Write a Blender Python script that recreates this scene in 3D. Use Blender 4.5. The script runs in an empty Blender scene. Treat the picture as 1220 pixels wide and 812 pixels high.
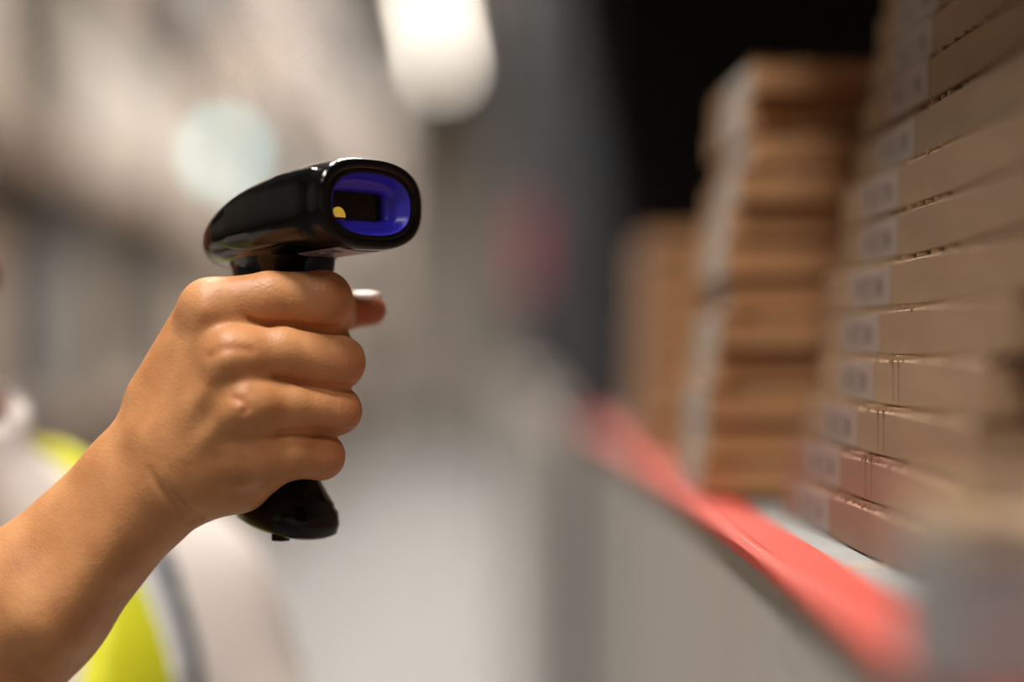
import bpy, bmesh, math, random
import numpy as np
from mathutils import Vector, Matrix

random.seed(7)
rng = np.random.default_rng(7)
scene = bpy.context.scene
COL = scene.collection

# ------------------------------------------------------------------ camera
EYE = 1.45                      # camera height above the floor (m)
FPX = 2400.0                    # focal length in pixels of the 1220 px wide frame
cam_d = bpy.data.cameras.new('camera')
cam_d.sensor_width = 36.0
cam_d.lens = FPX * 36.0 / 1220.0
cam_d.clip_start = 0.02
cam_d.clip_end = 200
cam_d.dof.use_dof = True
cam_d.dof.focus_distance = 0.803
cam_d.dof.aperture_fstop = cam_d.lens / 44.0
cam = bpy.data.objects.new('camera', cam_d)
COL.objects.link(cam)
cam.location = (0, 0, EYE)
cam.rotation_euler = (math.radians(90) + 19 / FPX, 0, -20 / FPX)   # aisle vanishes at pixel (590, 425)
scene.camera = cam

# ------------------------------------------------------------------ world, exposure
w = bpy.data.worlds.new('world')
scene.world = w
w.use_nodes = True
w.node_tree.nodes['Background'].inputs[0].default_value = (0.9, 0.95, 1.0, 1)
w.node_tree.nodes['Background'].inputs[1].default_value = 0.05
scene.view_settings.view_transform = 'Standard'
scene.view_settings.look = 'None'
scene.view_settings.gamma = 1.0
scene.view_settings.use_curve_mapping = False
scene.view_settings.exposure = 0.0
scene.cycles.max_bounces = 6
scene.cycles.diffuse_bounces = 4
scene.cycles.caustics_reflective = False
scene.cycles.caustics_refractive = False
scene.cycles.sample_clamp_indirect = 4.0

# ceiling luminaires: (x, y, length, watts) -- built as fixtures further down, these carry the light
LAMP_Z = EYE + 4.6
LAMPS = [(-0.83, -3.0, 1.5, 90), (-0.83, -0.2, 1.5, 300), (-0.83, 4.5, 1.5, 190), (-0.83, 9.0, 1.5, 470),
         (-0.83, 13.5, 1.5, 470), (-0.83, 18.0, 1.5, 380)]
FAR_LAMPS = [(-0.83, 25.2, 2.9, 170), (-0.83, 28.2, 2.9, 170), (-0.83, 31.2, 2.9, 420)]

# ------------------------------------------------------------------ helpers
def P(px, py, Y):
    """point at distance Y that the photograph shows at (px, py); z relative to the eye"""
    return np.array([(px - 590.0) * Y / FPX, Y, -(py - 425.0) * Y / FPX])

def PW(px, py, Y):
    p = P(px, py, Y)
    return Vector((p[0], p[1], p[2] + EYE))

def tag(o, label=None, cat=None, group=None, kind=None):
    if label: o['label'] = label
    if cat: o['category'] = cat
    if group: o['group'] = group
    if kind: o['kind'] = kind
    return o

def empty(name, loc=(0, 0, 0), rz=0.0):
    o = bpy.data.objects.new(name, None)
    o.empty_display_size = 0.05
    COL.objects.link(o)
    o.location = loc
    o.rotation_euler = (0, 0, rz)
    return o

def link(name, me, mat=None, parent=None, loc=None):
    o = bpy.data.objects.new(name, me)
    COL.objects.link(o)
    if mat is not None and len(me.materials) == 0:
        me.materials.append(mat)
    if parent is not None:
        o.parent = parent
    if loc is not None:
        o.location = loc
    return o

def mesh(name, verts, faces, smooth=False):
    me = bpy.data.meshes.new(name)
    me.from_pydata([tuple(map(float, v)) for v in verts], [], [tuple(map(int, f)) for f in faces])
    if smooth:
        me.polygons.foreach_set('use_smooth', [True] * len(me.polygons))
    me.update()
    return me

def bm_box(bm, x0, x1, y0, y1, z0, z1):
    vs = [bm.verts.new((x, y, z)) for z in (z0, z1) for y in (y0, y1) for x in (x0, x1)]
    for f in ((0, 2, 3, 1), (4, 5, 7, 6), (0, 1, 5, 4), (2, 6, 7, 3), (0, 4, 6, 2), (1, 3, 7, 5)):
        bm.faces.new([vs[i] for i in f])
    return vs

def box_mesh(name, x0, x1, y0, y1, z0, z1, bevel=0.0, seg=2):
    bm = bmesh.new()
    bm_box(bm, x0, x1, y0, y1, z0, z1)
    if bevel > 0:
        bmesh.ops.bevel(bm, geom=list(bm.edges), offset=bevel, segments=seg, profile=0.5, affect='EDGES')
    me = bpy.data.meshes.new(name)
    bm.to_mesh(me)
    bm.free()
    return me

def boxes_mesh(name, boxes):
    bm = bmesh.new()
    for b in boxes:
        bm_box(bm, *b)
    me = bpy.data.meshes.new(name)
    bm.to_mesh(me)
    bm.free()
    return me

def prism_mesh(name, pts, y0, y1, bevel=0.0):
    """profile in (x, z) swept along y"""
    bm = bmesh.new()
    a = [bm.verts.new((x, y0, z)) for x, z in pts]
    b = [bm.verts.new((x, y1, z)) for x, z in pts]
    n = len(pts)
    for i in range(n):
        j = (i + 1) % n
        bm.faces.new((a[i], a[j], b[j], b[i]))
    bm.faces.new(list(reversed(a)))
    bm.faces.new(b)
    bmesh.ops.recalc_face_normals(bm, faces=list(bm.faces))
    if bevel > 0:
        bmesh.ops.bevel(bm, geom=list(bm.edges), offset=bevel, segments=2, profile=0.5, affect='EDGES')
    me = bpy.data.meshes.new(name)
    bm.to_mesh(me)
    bm.free()
    return me

# ------------------------------------------------------------------ materials
def material(name, color, rough=0.6, metal=0.0, var=0.0, var_scale=20.0, bump=0.0, bump_scale=200.0,
             coat=0.0, per_object=0.0, stretch=None, spec=0.5, emit=None, emit_s=0.0):
    m = bpy.data.materials.new(name)
    m.use_nodes = True
    nt = m.node_tree
    b = nt.nodes['Principled BSDF']
    b.inputs['Roughness'].default_value = rough
    b.inputs['Metallic'].default_value = metal
    b.inputs['Coat Weight'].default_value = coat
    b.inputs['Coat Roughness'].default_value = 0.05
    b.inputs['Specular IOR Level'].default_value = spec
    c = (*color, 1)
    b.inputs['Base Color'].default_value = c
    tc = nt.nodes.new('ShaderNodeTexCoord')
    vec = tc.outputs['Object']
    if stretch:
        mp = nt.nodes.new('ShaderNodeMapping')
        mp.inputs['Scale'].default_value = stretch
        nt.links.new(vec, mp.inputs['Vector'])
        vec = mp.outputs['Vector']
    src = None
    if var > 0:
        n = nt.nodes.new('ShaderNodeTexNoise')
        n.inputs['Scale'].default_value = var_scale
        n.inputs['Detail'].default_value = 4
        nt.links.new(vec, n.inputs['Vector'])
        r = nt.nodes.new('ShaderNodeValToRGB')
        r.color_ramp.elements[0].position = 0.3
        r.color_ramp.elements[1].position = 0.7
        r.color_ramp.elements[0].color = (*[x * (1 - var) for x in color], 1)
        r.color_ramp.elements[1].color = (*[min(1, x * (1 + var)) for x in color], 1)
        nt.links.new(n.outputs['Fac'], r.inputs['Fac'])
        src = r.outputs['Color']
    if per_object > 0:
        oi = nt.nodes.new('ShaderNodeObjectInfo')
        hs = nt.nodes.new('ShaderNodeHueSaturation')
        mr = nt.nodes.new('ShaderNodeMapRange')
        mr.inputs['To Min'].default_value = 1 - per_object
        mr.inputs['To Max'].default_value = 1 + per_object
        nt.links.new(oi.outputs['Random'], mr.inputs['Value'])
        nt.links.new(mr.outputs['Result'], hs.inputs['Value'])
        if src is None:
            hs.inputs['Color'].default_value = c
        else:
            nt.links.new(src, hs.inputs['Color'])
        src = hs.outputs['Color']
    if src is not None:
        nt.links.new(src, b.inputs['Base Color'])
    if bump > 0:
        n2 = nt.nodes.new('ShaderNodeTexNoise')
        n2.inputs['Scale'].default_value = bump_scale
        n2.inputs['Detail'].default_value = 3
        nt.links.new(vec, n2.inputs['Vector'])
        bp = nt.nodes.new('ShaderNodeBump')
        bp.inputs['Strength'].default_value = 1.0
        bp.inputs['Distance'].default_value = bump
        nt.links.new(n2.outputs['Fac'], bp.inputs['Height'])
        nt.links.new(bp.outputs['Normal'], b.inputs['Normal'])
    if emit:
        b.inputs['Emission Color'].default_value = (*emit, 1)
        b.inputs['Emission Strength'].default_value = emit_s
    return m

M = {}
M['card'] = material('brown_cardboard', (0.31, 0.203, 0.116), 0.75, var=0.10, var_scale=60, bump=0.00006, bump_scale=700, per_object=0.07, stretch=(1, 0.25, 1))
M['card_red'] = material('reddish_cardboard', (0.285, 0.15, 0.098), 0.75, var=0.10, var_scale=60, bump=0.00006, bump_scale=700, per_object=0.05, stretch=(1, 0.25, 1))
M['card_orange'] = material('golden_cardboard', (0.40, 0.21, 0.09), 0.7, var=0.12, var_scale=40, bump=0.0002, bump_scale=500, per_object=0.10)
M['card_edge'] = material('pale_cut_cardboard_edge', (0.58, 0.40, 0.26), 0.8, var=0.2, var_scale=150)
M['sticker'] = material('white_paper_sticker', (0.35, 0.285, 0.255), 0.6, var=0.08, var_scale=40)
M['sticker_w'] = material('bright_paper_sticker', (0.55, 0.52, 0.49), 0.6, var=0.08, var_scale=40)
M['ink'] = material('dark_print_ink', (0.16, 0.135, 0.135), 0.6, var=0.2, var_scale=300)
M['slit'] = material('cut_slit', (0.19, 0.11, 0.065), 0.9, var=0.2, var_scale=300)
M['red'] = material('red_painted_steel', (0.50, 0.048, 0.026), 0.55, spec=0.2, var=0.10, var_scale=25, bump=0.0002, bump_scale=60)
M['deck'] = material('galvanised_deck', (0.29, 0.30, 0.30), 0.5, metal=0.2, var=0.08, var_scale=30)
M['fascia'] = material('grey_painted_fascia', (0.50, 0.475, 0.45), 0.5, var=0.06, var_scale=12, stretch=(1, 1, 0.1), per_object=0.06)
M['post'] = material('slate_blue_steel', (0.045, 0.052, 0.062), 0.5, var=0.1, var_scale=15)
M['dark'] = material('rack_shade_black', (0.008, 0.007, 0.007), 0.8, var=0.15, var_scale=10)  # near-black, deep shade of the rack interior put into the colour
M['greybox'] = material('grey_carton_board', (0.30, 0.30, 0.31), 0.7, var=0.08, var_scale=30)
M['cream'] = material('cream_board', (0.62, 0.46, 0.29), 0.7, var=0.08, var_scale=40)
M['floor'] = material('polished_concrete', (0.115, 0.113, 0.113), 0.6, var=0.12, var_scale=0.8, bump=0.0004, bump_scale=30)
M['wall'] = material('painted_wall', (0.52, 0.47, 0.41), 0.8, var=0.05, var_scale=1.0)
M['ceiling'] = material('roof_sheet', (0.42, 0.40, 0.38), 0.8, var=0.05, var_scale=1.0)
M['steel'] = material('grey_rack_steel', (0.20, 0.205, 0.205), 0.5, var=0.1, var_scale=5)
M['beam'] = material('weathered_beam_steel', (0.36, 0.24, 0.17), 0.5, var=0.1, var_scale=5)
M['housing'] = material('white_lamp_housing', (0.6, 0.6, 0.6), 0.4, var=0.03)
M['lamp'] = material('lamp_diffuser', (0.8, 0.8, 0.8), 0.5, var=0.02, emit=(1.0, 0.88, 0.74), emit_s=11.0)
M['teal_lamp'] = material('teal_lamp_glass', (0.5, 0.6, 0.6), 0.3, var=0.02, emit=(0.42, 0.90, 0.92), emit_s=4.0)
CART = [('beige', material('beige_carton', (0.62, 0.53, 0.44), 0.75, var=0.08, var_scale=4, per_object=0.15)),
        ('pale grey', material('pale_grey_carton', (0.55, 0.52, 0.49), 0.75, var=0.08, var_scale=4, per_object=0.15)),
        ('tan brown', material('tan_carton', (0.38, 0.265, 0.175), 0.75, var=0.08, var_scale=4, per_object=0.15)),
        ('dark slate', material('slate_carton', (0.10, 0.11, 0.12), 0.6, var=0.08, var_scale=4, per_object=0.15)),
        ('off-white', material('offwhite_carton', (0.74, 0.68, 0.62), 0.75, var=0.08, var_scale=4, per_object=0.1))]
M['pinkred'] = material('pink_red_carton', (0.42, 0.09, 0.115), 0.6, var=0.08, var_scale=6)
M['tape'] = material('packing_tape', (0.40, 0.30, 0.20), 0.3, var=0.05)
M['black'] = material('glossy_black_plastic', (0.003, 0.003, 0.0035), 0.13, spec=0.30, bump=0.00002, bump_scale=900)
M['panel'] = material('smooth_black_plastic', (0.0025, 0.0025, 0.003), 0.10, spec=0.25, bump=0.00001, bump_scale=900)
M['blue'] = material('royal_blue_plastic', (0.05, 0.04, 0.72), 0.33, var=0.03)
M['navy'] = material('navy_trigger_plastic', (0.003, 0.006, 0.028), 0.35, var=0.05, spec=0.3)
M['glass'] = material('dark_scan_window', (0.008, 0.004, 0.002), 0.06, var=0.05, spec=0.25)
M['amber'] = material('amber_reflection', (0.9, 0.62, 0.06), 0.3, emit=(1.0, 0.62, 0.08), emit_s=0.35)  # reflection in the scan window, put into colour and a faint glow
M['paper'] = material('small_label_paper', (0.55, 0.45, 0.46), 0.5, var=0.05)
M['shirt'] = material('white_cotton_shirt', (0.78, 0.72, 0.69), 0.85, var=0.04, var_scale=10, bump=0.0006, bump_scale=300)
M['vest'] = material('lime_yellow_vest', (0.60, 0.62, 0.010), 0.7, var=0.05, var_scale=10, bump=0.0005, bump_scale=400)
M['silver'] = material('silver_reflective_tape', (0.52, 0.53, 0.55), 0.4, var=0.05, var_scale=40)
M['piping'] = material('navy_vest_binding', (0.045, 0.065, 0.085), 0.8, var=0.08, var_scale=60)
M['trouser'] = material('navy_work_trousers', (0.03, 0.035, 0.05), 0.85, var=0.1, var_scale=20)
M['shoe'] = material('black_leather_shoe', (0.02, 0.02, 0.02), 0.4, var=0.1)
M['hair'] = material('dark_brown_hair', (0.02, 0.012, 0.008), 0.5, var=0.2, var_scale=80)
M['nail'] = material('thumb_nail', (0.56, 0.34, 0.25), 0.4, var=0.04)

def skin_material():
    m = bpy.data.materials.new('tanned_skin')
    m.use_nodes = True
    nt = m.node_tree
    b = nt.nodes['Principled BSDF']
    b.inputs['Roughness'].default_value = 0.48
    b.inputs['Specular IOR Level'].default_value = 0.45
    b.inputs['Subsurface Weight'].default_value = 0.12
    b.inputs['Subsurface Radius'].default_value = (1.0, 0.35, 0.18)
    b.inputs['Subsurface Scale'].default_value = 0.004
    tc = nt.nodes.new('ShaderNodeTexCoord')
    n = nt.nodes.new('ShaderNodeTexNoise')
    n.inputs['Scale'].default_value = 55
    n.inputs['Detail'].default_value = 5
    nt.links.new(tc.outputs['Object'], n.inputs['Vector'])
    r = nt.nodes.new('ShaderNodeValToRGB')
    r.color_ramp.elements[0].position = 0.28
    r.color_ramp.elements[1].position = 0.75
    r.color_ramp.elements[0].color = (0.51, 0.215, 0.080, 1)
    r.color_ramp.elements[1].color = (0.72, 0.355, 0.155, 1)
    nt.links.new(n.outputs['Fac'], r.inputs['Fac'])
    at = nt.nodes.new('ShaderNodeAttribute')
    at.attribute_name = 'flush'
    mx = nt.nodes.new('ShaderNodeMix')
    mx.data_type = 'RGBA'
    mx.inputs[7].default_value = (0.52, 0.18, 0.082, 1)
    nt.links.new(at.outputs['Fac'], mx.inputs[0])
    nt.links.new(r.outputs['Color'], mx.inputs[6])
    nt.links.new(mx.outputs[2], b.inputs['Base Color'])
    # fine skin relief
    v = nt.nodes.new('ShaderNodeTexVoronoi')
    v.inputs['Scale'].default_value = 900
    n2 = nt.nodes.new('ShaderNodeTexNoise')
    n2.inputs['Scale'].default_value = 350
    n2.inputs['Detail'].default_value = 4
    nt.links.new(tc.outputs['Object'], v.inputs['Vector'])
    nt.links.new(tc.outputs['Object'], n2.inputs['Vector'])
    ad = nt.nodes.new('ShaderNodeMath')
    ad.operation = 'ADD'
    nt.links.new(v.outputs['Distance'], ad.inputs[0])
    nt.links.new(n2.outputs['Fac'], ad.inputs[1])
    bp = nt.nodes.new('ShaderNodeBump')
    bp.inputs['Strength'].default_value = 0.5
    bp.inputs['Distance'].default_value = 0.00022
    nt.links.new(ad.outputs[0], bp.inputs['Height'])
    nt.links.new(bp.outputs['Normal'], b.inputs['Normal'])
    return m
M['skin'] = skin_material()

# ------------------------------------------------------------------ distance-field modelling
class Field:
    """signed distance grid in metres, z relative to the eye"""
    def __init__(s, lo, hi, h):
        s.h = h
        s.lo = np.array(lo, float)
        s.n = np.ceil((np.array(hi, float) - s.lo) / h).astype(int) + 1
        s.ax = [s.lo[i] + h * np.arange(s.n[i]) for i in range(3)]

    def new(s):
        return np.full(s.n, 0.2, np.float32)

    def block(s, lo, hi):
        a = np.clip(np.floor((np.array(lo) - s.lo) / s.h).astype(int), 0, s.n)
        b = np.clip(np.ceil((np.array(hi) - s.lo) / s.h).astype(int) + 1, 0, s.n)
        sl = tuple(slice(a[i], b[i]) for i in range(3))
        X = [s.ax[i][sl[i]].astype(np.float32) for i in range(3)]
        return sl, (X[0][:, None, None], X[1][None, :, None], X[2][None, None, :])

    def add(s, F, a, b, ra, rb, k=0.003, flat=None, sub=False):
        """tapered capsule a-b; flat = (unit direction, factor) squeezes the section along that direction"""
        a = np.array(a, float)
        b = np.array(b, float)
        m = max(ra, rb) * 1.05 + 2.2 * k + 2 * s.h
        sl, (x, y, z) = s.block(np.minimum(a, b) - m, np.maximum(a, b) + m)
        if 0 in F[sl].shape:
            return
        px, py, pz = x - a[0], y - a[1], z - a[2]
        d = b - a
        if flat is not None:
            u, fac = np.array(flat[0], float), flat[1]
            u = u / np.linalg.norm(u)
            q = (px * u[0] + py * u[1] + pz * u[2]) * (fac - 1)
            px, py, pz = px + q * u[0], py + q * u[1], pz + q * u[2]
            d = d + u * (d @ u) * (fac - 1)
        L2 = max(d @ d, 1e-12)
        t = np.clip((px * d[0] + py * d[1] + pz * d[2]) / L2, 0, 1)
        dist = np.sqrt((px - t * d[0]) ** 2 + (py - t * d[1]) ** 2 + (pz - t * d[2]) ** 2) - (ra + (rb - ra) * t)
        if sub:
            F[sl] = -smin(-F[sl], dist, k)
        else:
            F[sl] = smin(F[sl], dist, k)

def smin(a, b, k):
    h = np.clip(0.5 + 0.5 * (b - a) / k, 0, 1)
    return (b + (a - b) * h - k * h * (1 - h)).astype(np.float32)

def surface_nets(fld, F):
    n = np.array(F.shape)
    ins = F < 0
    c = n - 1
    cnt = np.zeros(c, np.int8)
    offs = [(i, j, k) for i in (0, 1) for j in (0, 1) for k in (0, 1)]
    for (i, j, k) in offs:
        cnt += ins[i:i + c[0], j:j + c[1], k:k + c[2]]
    act = np.argwhere((cnt > 0) & (cnt < 8))
    idx = np.full(c, -1, np.int32)
    idx[act[:, 0], act[:, 1], act[:, 2]] = np.arange(len(act))
    val = np.stack([F[act[:, 0] + i, act[:, 1] + j, act[:, 2] + k] for (i, j, k) in offs], 1).astype(float)
    acc = np.zeros((len(act), 3))
    num = np.zeros(len(act))
    O = np.array(offs, float)
    for a in range(8):
        for b in range(a + 1, 8):
            if np.abs(O[a] - O[b]).sum() != 1:
                continue
            m = (val[:, a] < 0) != (val[:, b] < 0)
            t = val[m, a] / (val[m, a] - val[m, b])
            acc[m] += O[a] + t[:, None] * (O[b] - O[a])
            num[m] += 1
    V = fld.lo + fld.h * (act + acc / num[:, None])
    quads = []
    for ax in range(3):
        o1, o2 = (ax + 1) % 3, (ax + 2) % 3
        s0 = [slice(None)] * 3
        s1 = [slice(None)] * 3
        s0[ax] = slice(0, n[ax] - 1)
        s1[ax] = slice(1, n[ax])
        A, B = ins[tuple(s0)], ins[tuple(s1)]
        e = np.argwhere(A != B)
        e = e[(e[:, o1] > 0) & (e[:, o2] > 0) & (e[:, o1] < n[o1] - 1) & (e[:, o2] < n[o2] - 1)]
        if len(e) == 0:
            continue
        flip = A[e[:, 0], e[:, 1], e[:, 2]]
        def cell(d1, d2):
            q = e.copy()
            q[:, o1] -= d1
            q[:, o2] -= d2
            return idx[q[:, 0], q[:, 1], q[:, 2]]
        q = np.stack([cell(1, 1), cell(0, 1), cell(0, 0), cell(1, 0)], 1)
        q[~flip] = q[~flip][:, ::-1]
        quads.append(q)
    return V, np.concatenate(quads)

def relax(V, Q, it=2, w=0.5):
    e = np.concatenate([Q[:, [0, 1]], Q[:, [1, 2]], Q[:, [2, 3]], Q[:, [3, 0]]])
    for _ in range(it):
        s = np.zeros_like(V)
        c = np.zeros(len(V))
        for a, b in ((0, 1), (1, 0)):
            for k in range(3):
                s[:, k] += np.bincount(e[:, a], V[e[:, b], k], len(V))
            c += np.bincount(e[:, a], minlength=len(V))
        V = V * (1 - w) + w * s / np.maximum(c, 1)[:, None]
    return V

def net_mesh(name, V, Q, origin):
    W = V + np.array([0, 0, EYE]) - np.array(origin)
    me = bpy.data.meshes.new(name)
    me.vertices.add(len(W))
    me.vertices.foreach_set('co', W.astype(np.float32).ravel())
    me.loops.add(len(Q) * 4)
    me.loops.foreach_set('vertex_index', Q.astype(np.int32).ravel())
    me.polygons.add(len(Q))
    me.polygons.foreach_set('loop_start', np.arange(len(Q), dtype=np.int32) * 4)
    me.polygons.foreach_set('use_smooth', np.ones(len(Q), bool))
    me.update(calc_edges=True)
    me.validate()
    return me

# ================================================================== THE HALL
def struct(name, me, mat):
    o = link(name, me, mat)
    o['kind'] = 'structure'
    return o
X0, X1, Y0, Y1, ZC = -7.0, 4.0, -7.0, 40.0, 7.2
struct('floor', box_mesh('floor', X0, X1, Y0, Y1, -0.2, 0), M['floor'])
struct('ceiling', box_mesh('ceiling', X0, X1, Y0, Y1, ZC, ZC + 0.2), M['ceiling'])
struct('wall_left', box_mesh('wall_left', X0 - 0.2, X0, Y0, Y1, 0, ZC), M['wall'])
struct('wall_right', box_mesh('wall_right', X1, X1 + 0.2, Y0, Y1, 0, ZC), M['wall'])
struct('wall_back', box_mesh('wall_back', X0, X1, Y1, Y1 + 0.2, 0, ZC), M['wall'])
struct('wall_front', box_mesh('wall_front', X0, X1, Y0 - 0.2, Y0, 0, ZC), M['wall'])

# luminaires
hous = prism_mesh('housing', [(-0.16, 0.0), (-0.19, 0.01), (-0.10, 0.09), (0.10, 0.09), (0.19, 0.01), (0.16, 0.0)], -0.78, 0.78, 0.004)
diff = box_mesh('diffuser', -0.15, 0.15, -0.74, 0.74, -0.012, 0.006, 0.004)
rod = box_mesh('rod', -0.008, 0.008, -0.008, 0.008, 0.088, ZC - LAMP_Z, 0.002)
hous_far = prism_mesh('housing', [(-0.16, 0.0), (-0.19, 0.01), (-0.10, 0.09), (0.10, 0.09), (0.19, 0.01), (0.16, 0.0)], -1.48, 1.48, 0.004)
diff_far = box_mesh('diffuser', -0.075, 0.075, -1.44, 1.44, -0.012, 0.006, 0.004)
def luminaire(x, y, far, label, group):
    e = empty('ceiling_lamp', (x, y, LAMP_Z))
    tag(e, label, 'lamp', group)
    link('housing', hous_far if far else hous, M['housing'], e)
    link('diffuser', diff_far if far else diff, M['lamp'], e)
    for dy in (-0.5, 0.5):
        link('hanging_rod', rod, M['steel'], e, (0, dy, 0))
    return e
def lamp_light(e, L, wt):
    ld = bpy.data.lights.new('lamp_light', 'AREA')
    ld.shape = 'RECTANGLE'
    ld.size = 0.5
    ld.size_y = L
    ld.energy = wt
    ld.color = (1.0, 0.93, 0.85)
    lo = bpy.data.objects.new('lamp_light', ld)
    COL.objects.link(lo)
    lo.parent = e
    lo.location = (0, 0, -0.03)
for i, (x, y, L, wt) in enumerate(LAMPS):
    lamp_light(luminaire(x, y, False, 'long ceiling lamp high over the warehouse aisle, out of view', 'ceiling lamps out of view'), L, wt)
FAR_L = ['nearest of the long glowing ceiling lamps at the top centre', 'second of the long glowing ceiling lamps at the top centre',
         'farthest of the long glowing ceiling lamps at the top centre']
for (x, y, L, wt), lb in zip(FAR_LAMPS, FAR_L):
    lamp_light(luminaire(x, y, True, lb, 'glowing lamps far down the aisle'), L, wt)

# ------------------------------------------------------------------ cartons for the background racks
def carton_kit(sx, sy, sz):
    body = box_mesh('body', -sx / 2, sx / 2, -sy / 2, sy / 2, 0, sz, 0.008)
    t = 0.002
    tape = boxes_mesh('tape', [(-0.03, 0.03, -sy / 2 - t, sy / 2 + t, sz - 0.0005, sz + t),
                               (-0.03, 0.03, -sy / 2 - t, -sy / 2 + 0.0005, sz - 0.12, sz + t)])
    lab = boxes_mesh('shipping_label', [(-sx * 0.36, -sx * 0.12, -sy / 2 - t, -sy / 2 + 0.0005, sz * 0.25, sz * 0.55)])
    lab2 = boxes_mesh('shipping_label', [(sx / 2 - 0.0005, sx / 2 + t, -sy * 0.36, -sy * 0.1, sz * 0.25, sz * 0.55)])
    return body, tape, lab, lab2
def matted(me, mat):
    c = me.copy()
    c.materials.clear()
    c.materials.append(mat)
    return c
class Carton:
    def __init__(s, sx, sy, sz):
        s.k = carton_kit(sx, sy, sz)
        s.cache = {}
    def put(s, loc, rz, ci, label, group, parts=True, mat=None):
        e = empty('carton', loc, rz)
        tag(e, label, 'box', group)
        key = mat.name if mat else ci
        if key not in s.cache:
            s.cache[key] = matted(s.k[0], mat or CART[ci][1])
        link('body', s.cache[key], None, e)
        if parts:
            link('tape', s.k[1], M['tape'], e)
            link('shipping_label', s.k[2], M['sticker_w'], e)
            link('shipping_label', s.k[3], M['sticker_w'], e)
        return e

# ------------------------------------------------------------------ rack on the far (left) side of the aisle
LX = -1.75
lr = empty('pallet_rack', (LX - 0.5, 3.0, 0))
tag(lr, 'tall blurred pallet rack full of cartons along the left side of the aisle', 'rack')
post = box_mesh('post', -0.045, 0.045, -0.04, 0.04, 0, 6.0, 0.006)
BAY = 2.75
brace = boxes_mesh('cross_brace', [(-0.42, 0.42, -0.012, 0.012, 0, 0.03)])
NB = 12
for i in range(NB + 1):
    for dx in (0.45, -0.45):
        link('post', post, M['steel'], lr, (dx, i * BAY, 0))
    for z in (0.6, 1.75, 2.8, 3.9, 5.0, 5.9):
        link('cross_brace', brace, M['steel'], lr, (0, i * BAY, z))
beam = box_mesh('beam', -0.025, 0.025, 0.045, BAY - 0.045, -0.11, 0.0, 0.005)
deck = box_mesh('deck_board', -0.47, 0.47, 0.045, BAY - 0.045, 0.001, 0.02, 0.003)
LEVELS_Z = [0.16, 1.22, 2.30, 3.40, 4.50]
for i in range(NB):
    for z in LEVELS_Z:
        for dx in (0.47, -0.47):
            link('beam', beam, M['beam'], lr, (dx, i * BAY, z))
        link('deck_board', deck, M['steel'], lr, (0, i * BAY, z))
kits = [Carton(0.85, 0.78, 0.80), Carton(0.85, 0.82, 0.62), Carton(0.85, 0.70, 0.72)]
rl = random.Random(11)
NTH = ['first', 'second', 'third', 'fourth', 'fifth', 'sixth', 'seventh', 'eighth', 'ninth', 'tenth', 'eleventh', 'twelfth', 'thirteenth', 'fourteenth', 'fifteenth',
       'sixteenth', 'seventeenth', 'eighteenth', 'nineteenth', 'twentieth'] + ['twenty-' + q for q in ('first', 'second', 'third', 'fourth', 'fifth', 'sixth', 'seventh', 'eighth', 'ninth')] + ['thirtieth', 'thirty-first', 'thirty-second', 'thirty-third', 'thirty-fourth', 'thirty-fifth', 'thirty-sixth']
LEVW = ['floor level', 'second level', 'third level', 'fourth level', 'top level']
seq = {}
for i in range(1, NB):
    for zi, z in enumerate(LEVELS_Z):
        yb = 3.0 + i * BAY
        top = EYE + (425 + 150) * (yb + BAY) / FPX
        low = EYE - 120 * (yb + BAY) / FPX
        if z > top or z + 0.9 < low and zi != 0 or (zi == 0 and i < 3):
            continue
        for s in range(3):
            if rl.random() < 0.12:
                continue
            k = kits[rl.randrange(3)]
            ci = rl.choices([0, 1, 2, 3, 4], [4, 3, 2, 1.3, 3])[0]
            if zi == 0:
                ci = rl.choices([0, 1, 2, 3, 4], [1, 1, 3, 5, 0.5])[0]
            if zi == 1:
                ci = rl.choices([0, 1, 2, 3, 4], [2, 2, 4, 1.6, 2])[0]
            k.put((LX - 0.48 + rl.uniform(-0.03, 0.02), yb + 0.48 + s * 0.9, z + 0.0215), rl.uniform(-0.012, 0.012), ci,
                  'blurred %s carton, %s from the camera on the left rack\'s %s' % (CART[ci][0], NTH[seq.setdefault(zi, 0)], LEVW[zi]), 'cartons on the left rack', parts=i < 5)
            seq[zi] += 1

# small teal lamp on the left rack
tl = empty('rack_lamp', PW(268, 182, 12.55))
tag(tl, 'round pale teal lamp glowing above the scanner on the left rack', 'lamp')
def lathe(name, prof, n=40, axis='y', smooth=True):
    vs, fs = [], []
    for (r, h) in prof:
        for i in range(n):
            a = 2 * math.pi * i / n
            p = (r * math.cos(a), h, r * math.sin(a)) if axis == 'y' else (r * math.cos(a), r * math.sin(a), h)
            vs.append(p)
    for j in range(len(prof) - 1):
        for i in range(n):
            q = (j * n + i, j * n + (i + 1) % n, (j + 1) * n + (i + 1) % n, (j + 1) * n + i)
            fs.append(q)
    fs.append(tuple(range(n)))
    fs.append(tuple(range((len(prof) - 1) * n, len(prof) * n)))
    me = mesh(name, vs, fs, smooth)
    bm = bmesh.new()
    bm.from_mesh(me)
    bmesh.ops.recalc_face_normals(bm, faces=list(bm.faces))
    bm.to_mesh(me)
    bm.free()
    return me
link('lens', lathe('lens', [(0.02, -0.03), (0.06, -0.022), (0.092, 0.0), (0.094, 0.01)]), M['teal_lamp'], tl)
link('bezel', lathe('bezel', [(0.095, -0.012), (0.108, -0.012), (0.110, 0.05), (0.07, 0.11), (0.03, 0.13)]), M['housing'], tl)
link('bracket', box_mesh('bracket', -0.075, 0.0, 0.10, 0.13, -0.02, 0.02, 0.004), M['steel'], tl)

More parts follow.
